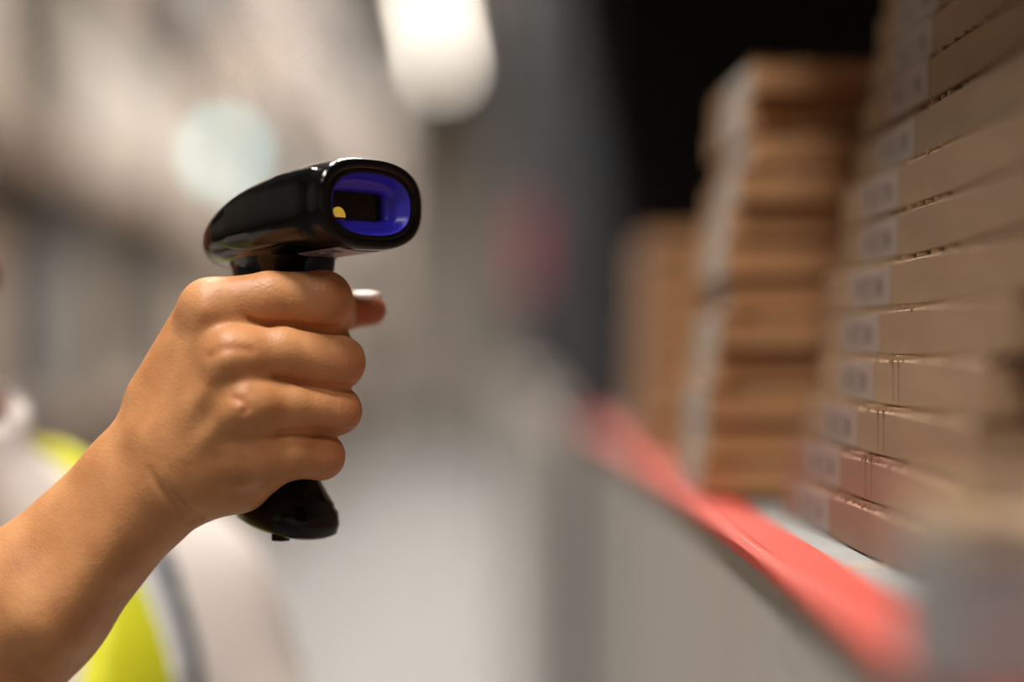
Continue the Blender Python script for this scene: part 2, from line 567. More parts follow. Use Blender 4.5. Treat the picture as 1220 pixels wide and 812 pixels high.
# ================================================================== RACK ON THE RIGHT
RAIL_Z = EYE - 0.0755
DECK_Z = EYE - 0.078
rr = empty('storage_rack', (0.6, 0.0, 0))
tag(rr, 'storage rack on the right with red shelf edge and grey front panels', 'rack')
def rpart(name, me, mat, label=None):
    o = link(name, me, mat, rr, (-0.6, 0, 0))
    if label: o['label'] = label
    return o
rpart('shelf_deck', box_mesh('shelf_deck', 0.112, 1.15, 0.1, 2.42, DECK_Z - 0.012, DECK_Z, 0.001), M['deck'], 'grey metal shelf deck')
# seam strips of the deck
rpart('deck_seam', boxes_mesh('deck_seam', [(0.128, 1.1, y, y + 0.004, DECK_Z - 0.0002, DECK_Z + 0.0006) for y in (0.745, 1.35, 1.95)]), M['cream'])
# red edge rail: top flange, raised rolled lip, front flange
prof = [(0.127, RAIL_Z - 0.0018), (0.127, RAIL_Z), (0.1065, RAIL_Z + 0.0002), (0.104, RAIL_Z + 0.0016), (0.1015, RAIL_Z + 0.0016),
        (0.0990, RAIL_Z - 0.0008), (0.0990, RAIL_Z - 0.0052), (0.1008, RAIL_Z - 0.0052), (0.1012, RAIL_Z - 0.0030)]
rpart('edge_rail', prism_mesh('edge_rail', prof, 0.1, 2.40, 0.0003), M['red'], 'red painted shelf edge rail')
# grey fascia panels below the rail
seams = [0.12, 0.683, 1.10, 1.52, 1.96, 2.38]
for a, b in zip(seams[:-1], seams[1:]):
    rpart('fascia_panel', box_mesh('fascia_panel', 0.1015, 0.110, a + 0.0012, b - 0.0012, EYE - 0.62, RAIL_Z - 0.0056, 0.0012), M['fascia'])
# stamped marks on the panel
st = []
for k in range(7):
    z = EYE - 0.0835 - k * 0.0042
    st.append((0.1012, 0.1016, 0.7135, 0.7150 + 0.0014 * (k % 3), z, z + 0.0017))
rpart('stamped_mark', boxes_mesh('stamped_mark', st), M['steel'])
rpart('bolt_slot', boxes_mesh('bolt_slot', [(0.1011, 0.1016, 0.690, 0.6915, EYE - 0.086 - k * 0.0105, EYE - 0.083 - k * 0.0105) for k in range(6)]), M['steel'])
# lower back-up beam, near-black back and side panels added to darken the interior, upper deck
rpart('shade_back_panel', box_mesh('shade_back_panel', 1.15, 1.17, 0.1, 2.45, 0.0, EYE + 1.0), M['dark'])
rpart('side_panel', box_mesh('side_panel', 0.135, 1.15, 2.42, 2.44, 0.0, EYE + 1.0), M['dark'])
rpart('upper_deck', box_mesh('upper_deck', 0.085, 1.15, -0.6, 2.42, EYE + 0.46, EYE + 0.49), M['dark'])  # unseen; overhang set to shade the interior and the upper boxes
rpart('kick_panel', box_mesh('kick_panel', 0.1015, 0.110, 0.1, 2.38, 0.0, EYE - 0.6212, 0.001), M['fascia'])
for y in (2.43, 3.75, 6.5, 9.25, 12.0, 16.0, 20.0, 24.0, 28.0):
    for x in (0.125, 1.08):
        rpart('post', box_mesh('post', x - 0.035, x + 0.045, y, y + 0.09, 0.0, 5.6, 0.004), M['post'])
far_y = [2.54, 3.75, 6.5, 9.25, 12.0, 16.0, 20.0, 24.0, 28.0]
for a, b in zip(far_y[:-1], far_y[1:]):
    for z in (0.12, DECK_Z, EYE + 1.05, EYE + 2.3):
        rpart('beam', box_mesh('beam', 0.10, 0.13, a + 0.09, b - 0.002, z - 0.10, z, 0.003), M['post'] if z > 1.5 else M['beam'])
        rpart('shelf_board', box_mesh('shelf_board', 0.13, 1.10, a + 0.09, b - 0.002, z - 0.03, z, 0.002), M['post'])
for a, b in zip(far_y[:4], far_y[1:5]):
    rpart('fascia_panel', box_mesh('fascia_panel', 0.078, 0.086, a + 0.02, b - 0.02, 0.2, DECK_Z - 0.02, 0.001), M['fascia'])
# cartons farther along that rack
rkit = [Carton(0.9, 0.80, 0.62), Carton(0.9, 0.8, 0.42)]
for a, b in zip(far_y[:-1], far_y[1:]):
    n = max(1, int((b - a - 0.1) / 0.86))
    for zi, z in enumerate((0.12, DECK_Z, EYE + 1.05)):
        for s in range(n):
            if abs(a - 3.75) < 0.1 and zi == 1 and s == 0:
                continue
            ci = rl.choices([0, 1, 2, 3, 4], [[2, 3, 2, 1, 2], [1, 2, 2, 3, 0], [0, 0, 1, 6, 0]][zi])[0]
            rkit[0].put((0.60, a + 0.55 + s * 0.86, z + 0.0015), rl.uniform(-0.012, 0.012), ci,
                        'blurred %s carton, %s from the camera on the far right rack\'s %s' % (CART[ci][0], NTH[seq.setdefault(zi + 10, 0)], ['floor level', 'middle level', 'high level'][zi]), 'cartons far along the right rack', parts=a < 6)
            seq[zi + 10] += 1
Carton(0.9, 0.8, 0.20).put((0.56, 4.33, DECK_Z + 0.0015), 0, 1, 'blurred grey carton underneath the pink-red carton on the right rack', None)
Carton(0.9, 0.8, 0.17).put((0.50, 4.33, DECK_Z + 0.205), 0, 0, 'blurred pink-red carton far down the aisle, right of the scanner', None, mat=M['pinkred'])

# ================================================================== FLAT BOXES ON THE SHELF
def flat_box_meshes(name, sx, sy, t, seed, teeth=True, sparse=False):
    """local frame: x from 0 (aisle face) to sx, y from 0 (near end) to sy, z from 0 to t"""
    r = random.Random(seed)
    body = box_mesh(name + '_body', 0, sx, 0, sy, 0.0002, t - 0.0019, 0.0006, 1)
    # lid sheet with a torn, notched aisle edge
    vs, fs = [], []
    y = -0.0005
    prof = []
    while y < sy:
        L = r.choice((0.001, 0.002, 0.004))
        G = r.uniform(0.008, 0.022) if sparse else r.uniform(0.005, 0.013)
        o = r.uniform(-0.0003, 0.0005)
        prof += [(o, y), (o + r.uniform(-0.0003, 0.0003), min(y + L, sy)), (0.016, min(y + L + 0.0003, sy)), (0.016, min(y + L + G, sy))]
        y += L + G
    zb, zt = t - 0.0020, t - 0.0001
    n = len(prof)
    for z in (zb, zt):
        for (x, yy) in prof:
            vs.append((x, yy, z + r.uniform(-0.00015, 0.00015)))
        for (x, yy) in prof:
            vs.append((0.02 if teeth else sx, yy, z))
    for i in range(n - 1):
        fs.append((2 * n + i, 2 * n + i + 1, 3 * n + i + 1, 3 * n + i))       # top
        fs.append((i, n + i, n + i + 1, i + 1))                               # bottom
        fs.append((i, i + 1, 2 * n + i + 1, 2 * n + i))                       # torn edge
    lid = mesh(name + '_lid', vs, fs)
    return body, lid

LABEL_T = box_mesh('sticker', -0.0004, 0.0002, 0, 0.086, 0.0012, 0.0180)
bm = bmesh.new()
for (yc, zc, rad) in ((0.020, 0.0097, 0.0042), (0.062, 0.0097, 0.0046)):
    ring = []
    for k in range(12):
        a = 2 * math.pi * k / 12
        ring.append(bm.verts.new((-0.0006, yc + 1.3 * rad * math.cos(a), zc + rad * math.sin(a))))
    bm.faces.new(ring)
bm_box(bm, -0.0006, -0.0003, 0.0300, 0.0500, 0.0130, 0.0138)
bm_box(bm, -0.0006, -0.0003, 0.0300, 0.0460, 0.0098, 0.0104)
bm_box(bm, -0.0006, -0.0003, 0.0300, 0.0480, 0.0060, 0.0066)
PRINT_ME = bpy.data.meshes.new('print')
bm.to_mesh(PRINT_ME)
bm.free()
SLIT_ME = boxes_mesh('slit', [(-0.00012, 0.0003, 0.0, 0.0003, 0.002, 0.0172), (-0.0003, 0.0004, -0.0003, 0.0009, 0.0155, 0.0184)])

ORD = ['lowest', 'second', 'third', 'fourth', 'fifth', 'sixth', 'seventh', 'eighth', 'ninth', 'tenth', 'eleventh', 'twelfth', 'thirteenth', 'fourteenth']
def flat_box(name, origin, sx, sy, t, mat, label, group, seed, rz=0.0, ry=0.0, rx=0.0, sticker=None, slits=(), sticker_mat=None, edge=True, sparse=False):
    e = empty(name, origin)
    e.rotation_euler = (rx, ry, rz)
    tag(e, label, 'box', group)
    body, lid = flat_box_meshes(name, sx, sy, t, seed, sparse=sparse)
    link('body', body, mat, e)
    link('torn_lid_edge', lid, mat, e)
    if sticker is not None:
        so = link('sticker', LABEL_T.copy(), sticker_mat or M['sticker'], e, (0, sticker, 0))
        link('print', PRINT_ME, M['ink'], so)
    for y in slits:
        link('perforation_slit', SLIT_ME, M['slit'], e, (0, y, 0))
    return e

# nearest stack: layer boundaries and aisle faces read off where the stack is in focus
ZB = [-0.0778, -0.0577, -0.0397, -0.0200, 0.0003, 0.0207, 0.0417, 0.0627, 0.0840, 0.1080, 0.1275, 0.1475, 0.168, 0.188, 0.208]
FX = [0.1445, 0.1485, 0.1535, 0.1595, 0.1640, 0.1680, 0.1715, 0.1735, 0.1785, 0.1835, 0.1870, 0.1905, 0.194, 0.197]
NEAR = [0.655, 0.65, 0.645, 0.65, 0.640, 0.628, 0.64, 0.64, 0.63, 0.64, 0.63, 0.64, 0.64, 0.635]
for k in range(14):
    t = min(ZB[k + 1] - ZB[k], 0.0206)
    rz = [0.01, 0.012, 0.006, -0.004, 0.006, 0.02, 0.0, 0.004, -0.006, 0.004, 0, 0, 0, 0][k]
    y0 = NEAR[k]
    sy = 1.0 - y0
    # rotate about the point in focus (y = 0.8)
    x = FX[k] + (0.8 - y0) * math.sin(rz)
    tilt = [0, 0, 0, 0, 0, 0.012, 0, 0, 0, 0.016, 0, 0, 0, 0][k]
    mat = M['card_red'] if k < 2 else M['card']
    flat_box('flat_box', (x, y0, ZB[k] + EYE + 0.0002 + max(0, tilt) * 0.0), 0.30, sy, t, mat,
             '%s flat brown box from the bottom of the nearest, sharpest stack' % ORD[k] if k else 'lowest reddish flat box of the nearest stack, resting on the shelf',
             'flat boxes in the nearest stack', 100 + k, rz=rz, rx=-0.0 if not tilt else 0.0, sticker=0.852 - y0 + 0.0015 * (k - 3) + [0.02, 0.012, 0, -0.002, 0.004, -0.006, 0, 0.004, -0.004, -0.012, -0.006, 0, 0, 0][k],
             slits=(0.795 - y0, 0.8065 - y0) if k in (1, 2, 3) else (), sparse=k > 3)

# middle stack
Z2 = RAIL_Z - EYE + 0.002
r2 = random.Random(5)
N2 = 12
for k in range(N2):
    t = 0.0193
    x = 0.1095 + 0.0024 * k + r2.uniform(-0.0015, 0.0015)
    if k in (5, 9):
        x += 0.004
    flat_box('flat_box', (x, 1.06 + r2.uniform(-0.004, 0.004) + (0.010 if k in (5, 10) else 0), Z2 + EYE + t * k + 0.0002), 0.26, 0.185, t,
             M['card_orange'], '%s flat golden-brown box from the bottom of the blurred middle stack' % ORD[k],
             'flat boxes in the middle stack', 200 + k, rz=r2.uniform(-0.01, 0.01), sticker=0.02 + 0.008 * (k % 2), sticker_mat=M['sticker_w'])
# farthest stack
r3 = random.Random(9)
for k in range(8):
    t = 0.0215
    flat_box('flat_box', (0.112 + 0.0012 * k + r3.uniform(-0.002, 0.002), 1.55 + r3.uniform(-0.004, 0.004), Z2 + EYE + t * k + 0.0002), 0.24, 0.20, t,
             M['card_orange'], '%s flat box from the bottom of the farthest, shortest golden stack' % ORD[k],
             'flat boxes in the farthest stack', 300 + k, rz=r3.uniform(-0.015, 0.015), sticker=0.03)

# out-of-focus boxes right in front
flat_box('flat_box', (0.0955, 0.42, RAIL_Z + 0.002), 0.26, 0.056, 0.0345, M['greybox'],
         'blurred grey box in the bottom right corner, nearest to the camera', None, 401)
flat_box('flat_box', (0.0965, 0.422, RAIL_Z + 0.0367), 0.26, 0.053, 0.0085, M['cream'],
         'thin blurred cream box lying on the grey box at bottom right', None, 402)

# ================================================================== PERSON
PO = (-0.312, 1.03, 0.0)              # where the person stands
person = empty('person', PO)
tag(person, 'person in white shirt and yellow vest, right hand holding up a barcode scanner', 'person')

def H(px, py, d):
    return P(px, py, 0.8 + d / 1000.0)

mm = 0.001
F1 = Field((-0.318, 0.752, -0.275), (-0.035, 0.905, 0.045), 0.00095)
# --- forearm and back of the hand
base = F1.new()
WR = H(188, 560, 12)
EL = H(-310, 1100, 50)
FM = H(42, 716, 20)
FU = H(-120, 895, 32)
flat_y = ((0.0, 1.0, 0.0), 1.22)
F1.add(base, WR, FM, 23.4 * mm, 30.5 * mm, 4 * mm, flat_y)
F1.add(base, FM, FU, 30.5 * mm, 37 * mm, 8 * mm)
F1.add(base, FU, EL, 37 * mm, 37 * mm, 8 * mm)
F1.add(base, H(205, 545, 12), H(175, 575, 12), 24.5 * mm, 24 * mm, 10 * mm, flat_y)
MC = {'i': (251, 368, -1), 'm': (276, 426, -9), 'r': (293, 484, -11), 'p': (301, 544, -7)}
MR = {'i': 10.6, 'm': 10.8, 'r': 10.2, 'p': 9.6}
CB = {'i': (198, 505, 8), 'm': (206, 525, 2), 'r': (214, 548, 1), 'p': (218, 568, 4)}
for q in 'imrp':
    F1.add(base, H(*CB[q]), H(*MC[q]), 14.5 * mm, (MR[q] - 0.6) * mm, 10 * mm)
F1.add(base, H(212, 535, 18), H(272, 440, 22), 17 * mm, 17 * mm, 9 * mm)          # palm
F1.add(base, H(234, 579, 13), H(284, 569, 10), 14.0 * mm, 14.3 * mm, 6 * mm)        # heel of the hand
F1.add(base, H(186, 470, 10), H(232, 375, 10), 11 * mm, 8 * mm, 9 * mm)           # index side of the hand
# knuckle heads and tendons
for q, rr_ in (('m', 5.6), ('r', 5.2)):
    c = H(MC[q][0] + 2, MC[q][1] - 3, MC[q][2] - 4.6)
    F1.add(base, c, c + np.array([0.004, 0.0005, 0.0]), rr_ * mm, rr_ * mm * 0.95, 10 * mm)
for q in 'imr':
    F1.add(base, H(CB[q][0] + 14, CB[q][1] - 10, CB[q][2] - 12.3), H(MC[q][0] - 6, MC[q][1] + 6, MC[q][2] - 10.0), 2.2 * mm, 2.6 * mm, 6 * mm)
# ulna edge along the forearm
F1.add(base, H(180, 592, -2), H(60, 740, -2), 7.5 * mm, 11 * mm, 16 * mm)
# skin webs that close the gaps between the roots of the fingers
for a, b, r0, r1 in (((262, 402, 0), (300, 390, 3), 11.0, 9.0), ((282, 456, -2), (330, 453, 1), 10.5, 8.6), ((294, 515, -3), (336, 517, 1), 10.0, 8.0),
                     ((268, 562, 4), (318, 560, 4), 11.0, 8.5), ((300, 392, 12), (392, 398, 15), 8.0, 7.0)):
    F1.add(base, H(*a), H(*b), r0 * mm, r1 * mm, 6 * mm)
# hollow of the wrist
F1.add(base, H(215, 520, -34), H(232, 555, -34), 12 * mm, 12 * mm, 12 * mm, sub=True)

# --- fingers, each its own chain; sharp folds where two fingers meet
def chain(pts, rads, k=2.2 * mm):
    f = F1.new()
    for (a, b, ra, rb) in zip(pts[:-1], pts[1:], rads[:-1], rads[1:]):
        F1.add(f, H(*a), H(*b), ra * mm, rb * mm, k)
    return f
fi = chain([MC['i'], (322, 357, 1), (385, 357, 6), (396, 371, 27), (366, 382, 44)], [11.9, 11.1, 11.5, 9.8, 8.0])
fm = chain([MC['m'], (335, 421, -4), (401, 431, 4), (402, 434, 29), (352, 438, 45)], [11.6, 11.0, 11.2, 9.8, 8.0])
fr = chain([MC['r'], (345, 482, -5), (402, 489, 4), (399, 492, 26), (350, 492, 42)], [11.2, 10.0, 9.5, 8.8, 7.6])
fp = chain([MC['p'], (345, 541, -2), (383, 543, 5), (381, 546, 24), (342, 546, 38)], [10.4, 9.7, 9.2, 8.2, 7.0])
th = chain([(205, 500, 30), (268, 420, 52), (362, 378, 59), (408, 370, 56), (441, 369, 53)], [15, 12, 9.5, 8.0, 6.8], 4 * mm)
fing = fi
for f in (fm, fr, fp):
    fing = smin(fing, f, 0.9 * mm)
# deepen the folds between neighbouring fingers near the palm
hand = smin(base, fing, 6.5 * mm)
for pts, r0, r1 in ((((288, 374, -9), (322, 388, -6), (380, 394, 0), (428, 398, 6)), 0.6, 2.3), (((326, 447, -12), (356, 458, -8), (400, 463, -4), (436, 465, 2)), 0.6, 2.2),
                    (((334, 515, -11), (372, 516, -7), (418, 517, 2)), 0.7, 2.1), (((322, 577, -6), (332, 573, -6), (345, 570, -7)), 0.5, 0.6)):
    n_ = len(pts) - 1
    for q in range(n_):
        F1.add(hand, H(*pts[q]), H(*pts[q + 1]), (r0 + (r1 - r0) * q / n_) * mm, (r0 + (r1 - r0) * (q + 1) / n_) * mm, 2.4 * mm, sub=True)
hand = smin(hand, th, 5 * mm)
# creases at the wrist
def crease(pts, r_):
    for a, b in zip(pts[:-1], pts[1:]):
        F1.add(hand, H(*a), H(*b), r_ * mm, r_ * mm, 1.8 * mm, sub=True)
V, Q = surface_nets(F1, hand)
V = relax(V, Q, 2, 0.5)

# vertex normals for displacement
def vnormals(V, Q):
    n = np.cross(V[Q[:, 2]] - V[Q[:, 0]], V[Q[:, 3]] - V[Q[:, 1]])
    N = np.zeros_like(V)
    for k in range(4):
        for c_ in range(3):
            N[:, c_] += np.bincount(Q[:, k], n[:, c_], len(V))
    return N / np.maximum(np.linalg.norm(N, axis=1), 1e-12)[:, None]
N = vnormals(V, Q)
disp = np.zeros(len(V))
knuckle_red = np.zeros(len(V))
def seg_dist(V, a, b):
    d = b - a
    t = np.clip(((V - a) @ d) / (d @ d), 0, 1)
    return np.linalg.norm(V - a - t[:, None] * d, axis=1), t
# wrinkles across the finger joints
for (px, py, d, ang, n_) in ((384, 350, -6, 80, 4), (402, 430, -7, 85, 4), (402, 488, -6, 85, 3), (384, 542, -4, 85, 3)):
    c = H(px, py, d)
    a_ = math.radians(ang - 90)
    ux = np.array([math.cos(a_), 0, math.sin(a_)])
    uz = np.array([-math.sin(a_), 0, math.cos(a_)])
    s = (V - c) @ ux / mm
    v_ = (V - c) @ uz / mm
    dd = (V - c)[:, 1] / mm
    wob = 0.5 * np.sin(v_ * 0.6)
    g = np.exp(-(s / 4.5) ** 2 - (v_ / 6.5) ** 2) * (np.abs(dd) < 14)
    disp -= 0.17 * g * (0.5 + 0.5 * np.cos((s + wob) * 2 * math.pi / 2.9)) * (N[:, 1] < 0.3)
# wrist creases: two curved folds
for pts, depth, wd in ((((176, 552), (190, 578), (206, 602), (228, 622)), 1.5, 1.5), (((196, 566), (206, 588), (222, 606), (240, 618)), 1.2, 1.2)):
    dmin = np.full(len(V), 1.0)
    tt = np.zeros(len(V))
    vx = V[:, 0] / V[:, 1] * FPX + 590
    vy = -V[:, 2] / V[:, 1] * FPX + 425
    for i, (a, b) in enumerate(zip(pts[:-1], pts[1:])):
        a, b = np.array(a, float), np.array(b, float)
        e_ = b - a
        t = np.clip(((vx - a[0]) * e_[0] + (vy - a[1]) * e_[1]) / (e_ @ e_), 0, 1)
        dd = np.hypot(vx - a[0] - t * e_[0], vy - a[1] - t * e_[1]) / 3.0
        m_ = dd / 1000 < dmin
        dmin[m_] = dd[m_] / 1000
        tt[m_] = (i + t[m_]) / 3
    disp -= depth * np.exp(-(dmin * 1000 / wd) ** 2) * np.clip(tt * 1.8, 0, 1) * (V[:, 1] < 0.826)
for pts, depth, wd in ((((250, 424), (262, 416), (280, 414), (300, 417)), 0.6, 2.0), (((280, 474), (291, 477), (296, 486), (291, 490)), 0.7, 1.8), (((286, 533), (300, 531), (316, 534)), 0.35, 2.2)):
    dm = np.full(len(V), 99.0)
    for a, b in zip(pts[:-1], pts[1:]):
        a, b = np.array(a, float), np.array(b, float)
        e_ = b - a
        t = np.clip(((vx - a[0]) * e_[0] + (vy - a[1]) * e_[1]) / (e_ @ e_), 0, 1)
        dm = np.minimum(dm, np.hypot(vx - a[0] - t * e_[0], vy - a[1] - t * e_[1]) / 3.0)
    g = np.exp(-(dm / wd) ** 2) * (V[:, 1] < 0.80)
    disp -= depth * g
    knuckle_red = np.maximum(knuckle_red, g * min(1, depth * 1.1))
V = V + N * (disp * mm)[:, None]
flush = np.zeros(len(V))
flush += 0.7 * knuckle_red
for (px, py, d, r_, s_) in ((388, 352, -4, 9, 0.4), (412, 428, -4, 9, 0.5), (412, 488, -4, 8, 0.5), (396, 545, -2, 9, 0.5), (446, 378, 50, 10, 1.4)):
    flush += s_ * np.exp(-(np.linalg.norm(V - H(px, py, d), axis=1) / (r_ * mm)) ** 2)
flush = np.clip(flush, 0, 1)

# --- rest of the body, coarser, in the same mesh
lat = np.array([0.7071, 0.7071, 0.0])
fwd = np.array([0.7071, -0.7071, 0.0])
C0 = np.array([PO[0], PO[1], 0.0])
def T(l, f, z):
    return C0 + lat * l + fwd * f + np.array([0, 0, z])
F2 = Field((-0.66, 0.72, -0.72), (0.06, 1.34, 0.30), 0.006)
flat_f = (fwd, 1.5)
torso = F2.new()
def mk_torso(f):
    F2.add(f, T(0, 0, -0.22), T(0, 0.0, -0.50), 0.148, 0.132, 0.02, flat_f)
    F2.add(f, T(0, 0.0, -0.50), T(0, 0.0, -0.62), 0.135, 0.140, 0.03, flat_f)
    for s in (-1, 1):
        F2.add(f, T(s * 0.035, -0.012, -0.088), T(s * 0.165, 0, -0.152), 0.050, 0.048, 0.03)
        F2.add(f, T(s * 0.06, 0.035, -0.19), T(s * 0.07, 0.03, -0.26), 0.07, 0.07, 0.04)
mk_torso(torso)
LS, RS = T(0.172, 0.0, -0.150), np.array([-0.462, 0.905, -0.128])
LE = np.array([-0.083, 1.115, -0.365])
LW = np.array([-0.10, 0.90, -0.52])
arms = F2.new()
F2.add(arms, LS, LE, 0.050, 0.040, 0.02)
F2.add(arms, RS, EL, 0.050, 0.040, 0.02)
skin2 = smin(torso, arms, 0.03)
F2.add(skin2, LE, LW, 0.039, 0.026, 0.015)
# resting left hand: palm and five fingers
hd = (LW - LE) / np.linalg.norm(LW - LE)
sd = np.cross(hd, [0, 0, 1.0]); sd /= np.linalg.norm(sd)
F2.add(skin2, LW, LW + hd * 0.075, 0.024, 0.030, 0.012, ((0, 0, 1), 1.5))
for i in range(4):
    b_ = LW + hd * 0.085 + sd * (-0.027 + 0.018 * i)
    kn = b_ + hd * (0.030 - 0.003 * abs(i - 1)) + np.array([0, 0, -0.012])
    F2.add(skin2, b_, kn, 0.0095, 0.009, 0.003)
    F2.add(skin2, kn, kn + hd * 0.012 + np.array([0, 0, -0.03]), 0.009, 0.0075, 0.003)
F2.add(skin2, LW + hd * 0.03 - sd * 0.024, LW + hd * 0.065 - sd * 0.05, 0.012, 0.0095, 0.006)
# neck and head, turned to the shelves
lk = np.array([0.90, -0.43, 0.0]); lk /= np.linalg.norm(lk)
sdh = np.array([-lk[1], lk[0], 0.0])
HC = np.array([-0.3425, 1.035, 0.064])
def HD(f, s, z):
    return HC + lk * f + sdh * s + np.array([0, 0, z])
F2.add(skin2, T(0, -0.01, -0.06), HD(-0.02, 0, -0.05), 0.056, 0.054, 0.03)
F2.add(skin2, HD(-0.024, 0, 0.03), HD(0.004, 0, 0.028), 0.082, 0.073, 0.02)
F2.add(skin2, HD(0.024, 0, -0.02), HD(0.042, 0, -0.085), 0.056, 0.026, 0.03)
F2.add(skin2, HD(0.052, 0, -0.088), HD(0.054, 0, -0.090), 0.020, 0.020, 0.02)
F2.add(skin2, HD(0.076, 0, 0.012), HD(0.099, 0, -0.025), 0.0075, 0.0115, 0.010)
for s in (-1, 1):
    F2.add(skin2, HD(0.070, s * 0.012, 0.026), HD(0.060, s * 0.045, 0.028), 0.009, 0.009, 0.01)
    F2.add(skin2, HD(0.082, s * 0.032, 0.008), HD(0.083, s * 0.033, 0.008), 0.010, 0.010, 0.006, sub=True)
    F2.add(skin2, HD(-0.005, s * 0.076, 0.015), HD(-0.012, s * 0.083, -0.025), 0.014, 0.010, 0.006)
    F2.add(skin2, HD(0.054, s * 0.034, 0.006), HD(0.056, s * 0.033, 0.006), 0.016, 0.016, 0.004)
F2.add(skin2, HD(0.074, -0.022, -0.052), HD(0.074, 0.022, -0.052), 0.008, 0.008, 0.006)
V2, Q2 = surface_nets(F2, skin2)
V2 = relax(V2, Q2, 2, 0.5)
VB = np.concatenate([V, V2])
QB = np.concatenate([Q, Q2 + len(V)])
me = net_mesh('body', VB, QB, PO)
at = me.attributes.new('flush', 'FLOAT', 'POINT')
at.data.foreach_set('value', np.concatenate([flush, np.zeros(len(V2))]).astype(np.float32))
link('body', me, M['skin'], person)

# thumb nail: a thin curved shield on the thumb tip
vs, fs = [], []
na, nb = 9, 7
n0, n1 = H(417, 359, 54), H(454, 358, 52)
ax_ = (n1 - n0) / np.linalg.norm(n1 - n0)
up_ = np.array([-0.05, -0.42, 0.92]); up_ -= ax_ * (up_ @ ax_); up_ /= np.linalg.norm(up_)
sd_ = np.cross(ax_, up_)
for lay in (0.0, 0.0007):
    for i in range(na):
        s = i / (na - 1)
        wdt = 5.2 * mm * (1 - 0.75 * max(0, (s - 0.62) / 0.38) ** 2.2)
        for j in range(nb):
            q = (j / (nb - 1) * 2 - 1)
            p = n0 + (n1 - n0) * s + sd_ * (wdt * q) + up_ * ((3.1 - 1.9 * q * q - 1.6 * max(0, s - 0.5) ** 2) * mm + lay)
            vs.append(p + np.array([0, 0, EYE]) - np.array(PO))
for L_ in (0, 1):
    o_ = L_ * na * nb
    for i in range(na - 1):
        for j in range(nb - 1):
            f = (o_ + i * nb + j, o_ + i * nb + j + 1, o_ + (i + 1) * nb + j + 1, o_ + (i + 1) * nb + j)
            fs.append(f if L_ else f[::-1])
rim = [i * nb for i in range(na)] + [(na - 1) * nb + j for j in range(1, nb)] + [i * nb + nb - 1 for i in range(na - 2, -1, -1)] + [j for j in range(nb - 2, 0, -1)]
for a, b in zip(rim, rim[1:] + rim[:1]):
    fs.append((a, b, b + na * nb, a + na * nb))
tn = link('thumb_nail', mesh('thumb_nail', vs, fs, True), M['nail'], person)
tn['label'] = 'pale thumb nail'

# face: eyes, brows and lips
def ellipsoid(name, c, r, mat, parent, axes=None):
    bm = bmesh.new()
    bmesh.ops.create_uvsphere(bm, u_segments=20, v_segments=12, radius=1.0)
    A = axes or (lk, sdh, np.array([0, 0, 1.0]))
    for v in bm.verts:
        p = c + A[0] * (v.co.x * r[0]) + A[1] * (v.co.y * r[1]) + A[2] * (v.co.z * r[2]) + np.array([0, 0, EYE]) - np.array(PO)
        v.co = Vector(p)
    me = bpy.data.meshes.new(name)
    bm.to_mesh(me)
    bm.free()
    me.polygons.foreach_set('use_smooth', [True] * len(me.polygons))
    return link(name, me, mat, parent)
M['eye'] = material('eye_white', (0.75, 0.72, 0.70), 0.2, var=0.03)
M['lip'] = material('lips', (0.42, 0.15, 0.10), 0.45, var=0.05)
for s_ in (-1, 1):
    eo = ellipsoid('eye', HD(0.0600, s_ * 0.0335, 0.006), (0.0130, 0.0135, 0.0080), M['eye'], person)
    ellipsoid('iris', HD(0.0705, s_ * 0.0335, 0.006), (0.0030, 0.0055, 0.0055), M['hair'], eo)
    ellipsoid('eyebrow', HD(0.0665, s_ * 0.034, 0.0300), (0.0055, 0.0200, 0.0035), M['hair'], person)
ellipsoid('lips', HD(0.0800, 0, -0.0525), (0.0045, 0.0200, 0.0055), M['lip'], person)

# clothes: offset shells of the same body
F3 = F2
cloth = F3.new()
mk_torso(cloth)
shirt = F3.new()
F3.add(shirt, LS, LE, 0.062, 0.055, 0.02)
F3.add(shirt, LE, LE + (LW - LE) * 0.25, 0.055, 0.050, 0.02)
F3.add(shirt, RS, EL, 0.060, 0.053, 0.02)
shirt = smin(cloth - 0.009, shirt, 0.045)
F3.add(shirt, T(0, 0.004, -0.050), T(0, 0.008, -0.022), 0.070, 0.070, 0.012)
F3.add(shirt, T(0.02, 0.05, -0.045), T(0.05, 0.075, -0.10), 0.022, 0.026, 0.012)   # collar points
F3.add(shirt, T(-0.02, 0.05, -0.045), T(-0.05, 0.075, -0.10), 0.022, 0.026, 0.012)
F3.add(shirt, T(0, 0.008, 0.08), T(0, 0.012, -0.02), 0.060, 0.056, 0.002, sub=True)
gx = F3.ax[0][:, None, None] - C0[0]
gy = F3.ax[1][None, :, None] - C0[1]
gz = F3.ax[2][None, None, :]
LAT = (gx * lat[0] + gy * lat[1] + 0 * gz).astype(np.float32)
FWD = (gx * fwd[0] + gy * fwd[1] + 0 * gz).astype(np.float32)
GZ = (0 * LAT + gz).astype(np.float32)
shirt = np.maximum(np.maximum(shirt, -(GZ + 0.64)), (GZ + 0.30 * FWD + 0.012) * 0.95).astype(np.float32)
def cloth_obj(name, f, mat, parent, it=2):
    V_, Q_ = surface_nets(F3, f)
    V_ = relax(V_, Q_, it, 0.5)
    return link(name, net_mesh(name, V_, Q_, PO if parent is person else PO), mat, parent)
cloth_obj('shirt', shirt, M['shirt'], person)
body_sh = smin(cloth - 0.009, F3.new(), 1e-4)
vneck = np.abs(LAT) - np.clip(0.030 + 0.55 * (GZ + 0.19), 0.006, 0.085)
neckcut = 0.098 - np.sqrt(LAT ** 2 + (FWD - 0.01) ** 2)
